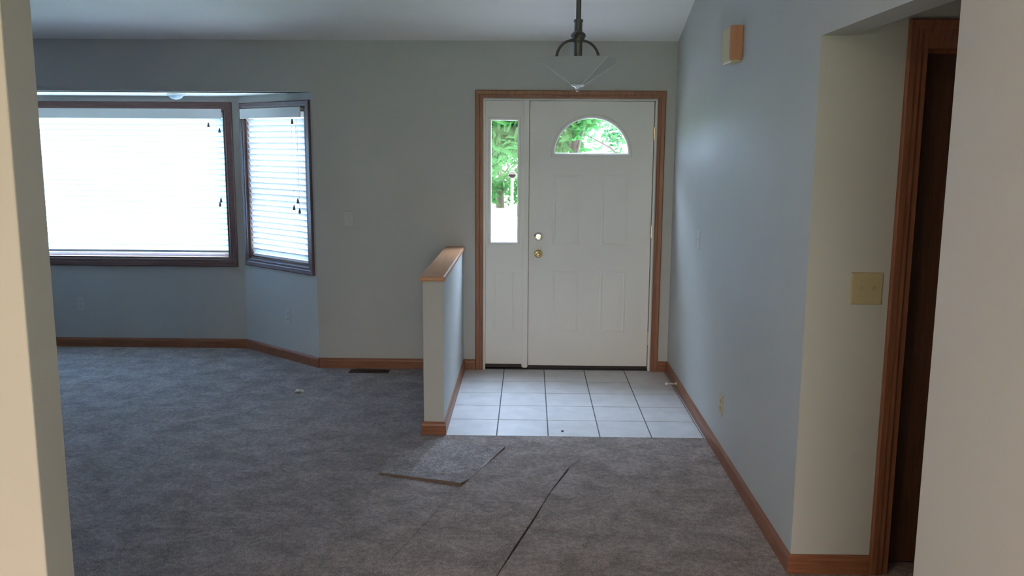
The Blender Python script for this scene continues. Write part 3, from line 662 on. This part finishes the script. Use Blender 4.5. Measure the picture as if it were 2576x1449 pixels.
random.seed(4)
pk = empty('plastic_scrap', (-1.571, 5.845, 0), 'tiny shiny scrap of clear plastic on the carpet', 'scrap')
M['clear'] = trans('clear_plastic', (0.95, 0.95, 0.85), (0.9, 0.9, 0.8), 0.3, 0.35)
for dx, dy, sc in ((-0.018, 0, 1.0), (0.016, -0.004, 0.75)):
    bm = bmesh.new(); bmesh.ops.create_icosphere(bm, subdivisions=2, radius=0.016 * sc)
    for v in bm.verts: v.co *= 1 + random.uniform(-0.35, 0.35); v.co.z = max(0.0, v.co.z * 0.8 + 0.010)
    mm = bpy.data.meshes.new('crumple'); bm.to_mesh(mm); bm.free(); mm.materials.append(M['clear'])
    o = bpy.data.objects.new('crumple', mm); C.objects.link(o); o.parent = pk; o.location = (dx, dy, 0.0005)
bm = bmesh.new(); bmesh.ops.create_icosphere(bm, subdivisions=2, radius=0.008)
for v in bm.verts: v.co *= 1 + random.uniform(-0.25, 0.25); v.co.z = max(0, v.co.z * 0.5 + 0.003)
mm = bpy.data.meshes.new('crumb'); bm.to_mesh(mm); bm.free(); mm.materials.append(M['crumb'])
o = bpy.data.objects.new('crumb', mm); C.objects.link(o); o.location = (0.212, 5.072, -0.001); tag(o, 'tiny dark crumb on a white tile near the carpet edge', 'crumb')

# ------------------------------------------------------------------ outdoors
GZ = -0.35
mb = MB(); mb.box(-60, -40, GZ - 0.2, 60, 90, GZ); struct(mb.build('ground', M['lawn']), 'lawn in front of the house', 'lawn')
mb = MB(); mb.box(-1.6, D + 0.15, GZ, 2.2, 9.2, -0.12); struct(mb.build('porch', M['concrete']), 'pale concrete porch step outside the entry door', 'porch')
mb = MB(); mb.box(-5.0, 9.2, GZ - 0.1, 7.0, 26, GZ + 0.02); struct(mb.build('driveway', M['concrete']), 'pale concrete driveway outside', 'driveway')
def tree(loc, h, crown, n, seed, lm, label, trunk_lean=0.0, lsize=0.16):
    rnd = random.Random(seed); t = empty('tree', loc, label, 'tree', group=None)
    x, y, z = loc
    cc, cr_ = crown   # centre, radii
    mb = MB(); mb.tube([(x, y, z), (x + trunk_lean * 0.3, y, z + h * 0.35), (x + trunk_lean, y, z + h * 0.7)], [0.16, 0.12, 0.05], 10); mb.build('trunk', M['bark'], t, smooth=True)
    mb = MB()
    for k in range(16):
        a = rnd.uniform(0, 2 * PI); f = rnd.uniform(0.22, 0.6); st = Vector((x + trunk_lean * f, y, z + h * f)); e = Vector((cc[0] + cr_[0] * 0.8 * math.cos(a), cc[1] + cr_[1] * 0.8 * math.sin(a), cc[2] + cr_[2] * rnd.uniform(-0.75, 0.6)))
        mid = st.lerp(e, 0.5) + Vector((0, 0, 0.15)); mb.tube([st, mid, e], [0.045, 0.028, 0.010], 6)
    mb.build('branch', M['bark'], t)
    mb = MB(); cl = [(rnd.uniform(-1, 1), rnd.uniform(-1, 1), rnd.uniform(-1, 1)) for _ in range(70)]
    for k in range(n):
        c0 = cl[rnd.randrange(70)]; p = Vector((c0[0] + rnd.gauss(0, 0.13), c0[1] + rnd.gauss(0, 0.13), c0[2] + rnd.gauss(0, 0.13)))
        if p.length > 1.08: p = p.normalized() * rnd.uniform(0.75, 1.05)
        p = Vector((cc[0] + p.x * cr_[0], cc[1] + p.y * cr_[1], cc[2] + p.z * cr_[2]))
        a = Vector((rnd.gauss(0, 1), rnd.gauss(0, 1), rnd.gauss(0, 1))).normalized(); b = a.orthogonal().normalized(); L_ = lsize * rnd.uniform(0.6, 1.2)
        mb.add([p - a * L_, p + b * L_ * 0.4, p + a * L_, p - b * L_ * 0.4], [(0, 1, 2, 3)])
    me_ = bpy.data.meshes.new('foliage'); me_.from_pydata([Vector(v) - Vector(loc) for v in mb.v], [], mb.f); me_.materials.append(lm)
    o = bpy.data.objects.new('foliage', me_); C.objects.link(o); o.parent = t; tag(o, kind=None)
    return t
tree((-1.7, 15.0, GZ), 4.2, ((-0.6, 15.0, 2.85), (1.4, 1.3, 1.25)), 9000, 3, M['leaf'], 'green leafy tree filling the top of the narrow side window', 0.8)
tree((0.9, 19.0, GZ), 4.8, ((0.55, 19.0, 3.0), (1.1, 1.2, 1.7)), 5200, 5, M['leaf'], 'green tree at the left of the arched door glass', 0.1)
tree((2.9, 23.5, GZ), 5.0, ((2.5, 23.5, 3.4), (1.7, 1.4, 2.0)), 2300, 8, M['leaf_light'], 'pale thin-leaved tree at the right of the arched door glass', -0.2, 0.13)
tree((-1.0, 30.0, GZ), 1.6, ((-1.0, 30.0, 0.75), (1.0, 1.0, 1.0)), 1300, 12, M['leaf'], 'pale green shrub far behind the narrow side window', 0.0, 0.13)
mbx = empty('mailbox', (-0.53, 27.0, GZ), 'tiny dark mailbox far outside the narrow side window', 'mailbox')
mb = MB(); mb.box(-0.57, 26.96, GZ, -0.49, 27.04, 0.75); mb.build('post', M['siding'], mbx)
mb = MB(); mb.lathe([(0.11, -0.22), (0.11, 0.22)], n=16, fr=lambda a, b, t: (-0.53 + b, 27.0 + t, 0.87 + a * 0.9)); mb.box(-0.64, 26.78, 0.76, -0.42, 27.22, 0.87); mb.build('box', M['dark'], mbx)
hs = empty('house', (-3, 62, GZ), 'pale house across the street seen through the door glass', 'house')
mb = MB(); mb.box(-16, 60, GZ, -1.5, 68, 1.2); mb.build('wall', M['siding'], hs)
mb = MB(); mb.add([(-16.6, 59.4, 1.2), (-1.0, 59.4, 1.2), (-1.0, 68.6, 1.2), (-16.6, 68.6, 1.2), (-16.6, 64, 2.9), (-1.0, 64, 2.9)], [(0, 1, 5, 4), (2, 3, 4, 5), (0, 4, 3), (1, 2, 5), (0, 3, 2, 1)]); mb.build('roof', M['roof'], hs)
for x in (-13, -8, -2.9):
    mb = MB(); mb.box(x, 59.95, -0.2, x + 1.0, 60.05, 0.7); mb.build('window', M['dark'], hs)

# daylight portals guiding the sampling of the window openings, added ones included
def portal(name, c, rotz, w_, h_):
    area(name, c, (PI / 2, 0, rotz), w_, h_, 0, (1, 1, 1), portal=True)
portal('daylight_portal', (-3.395, BY + 0.16, 1.36), PI, 1.87, 1.23)
pc = frA(0.485, 1.36, -0.16)
pl_c = frL(0.485, 1.36, -0.16)
portal('daylight_portal', pl_c, math.atan2(nl_.y, nl_.x) - PI / 2, 0.8, 1.2)
portal('daylight_portal', (-0.1, -3.36, 1.08), 0.0, 1.84, 2.04)
portal('daylight_portal', pc, math.atan2(an.y, an.x) + PI / 2 - PI, 0.8, 1.2)
portal('daylight_portal', (-0.188, D + 0.058, 1.43), PI, 0.22, 0.92)
portal('daylight_portal', (0.4545, D + 0.058, 1.77), PI, 0.56, 0.28)
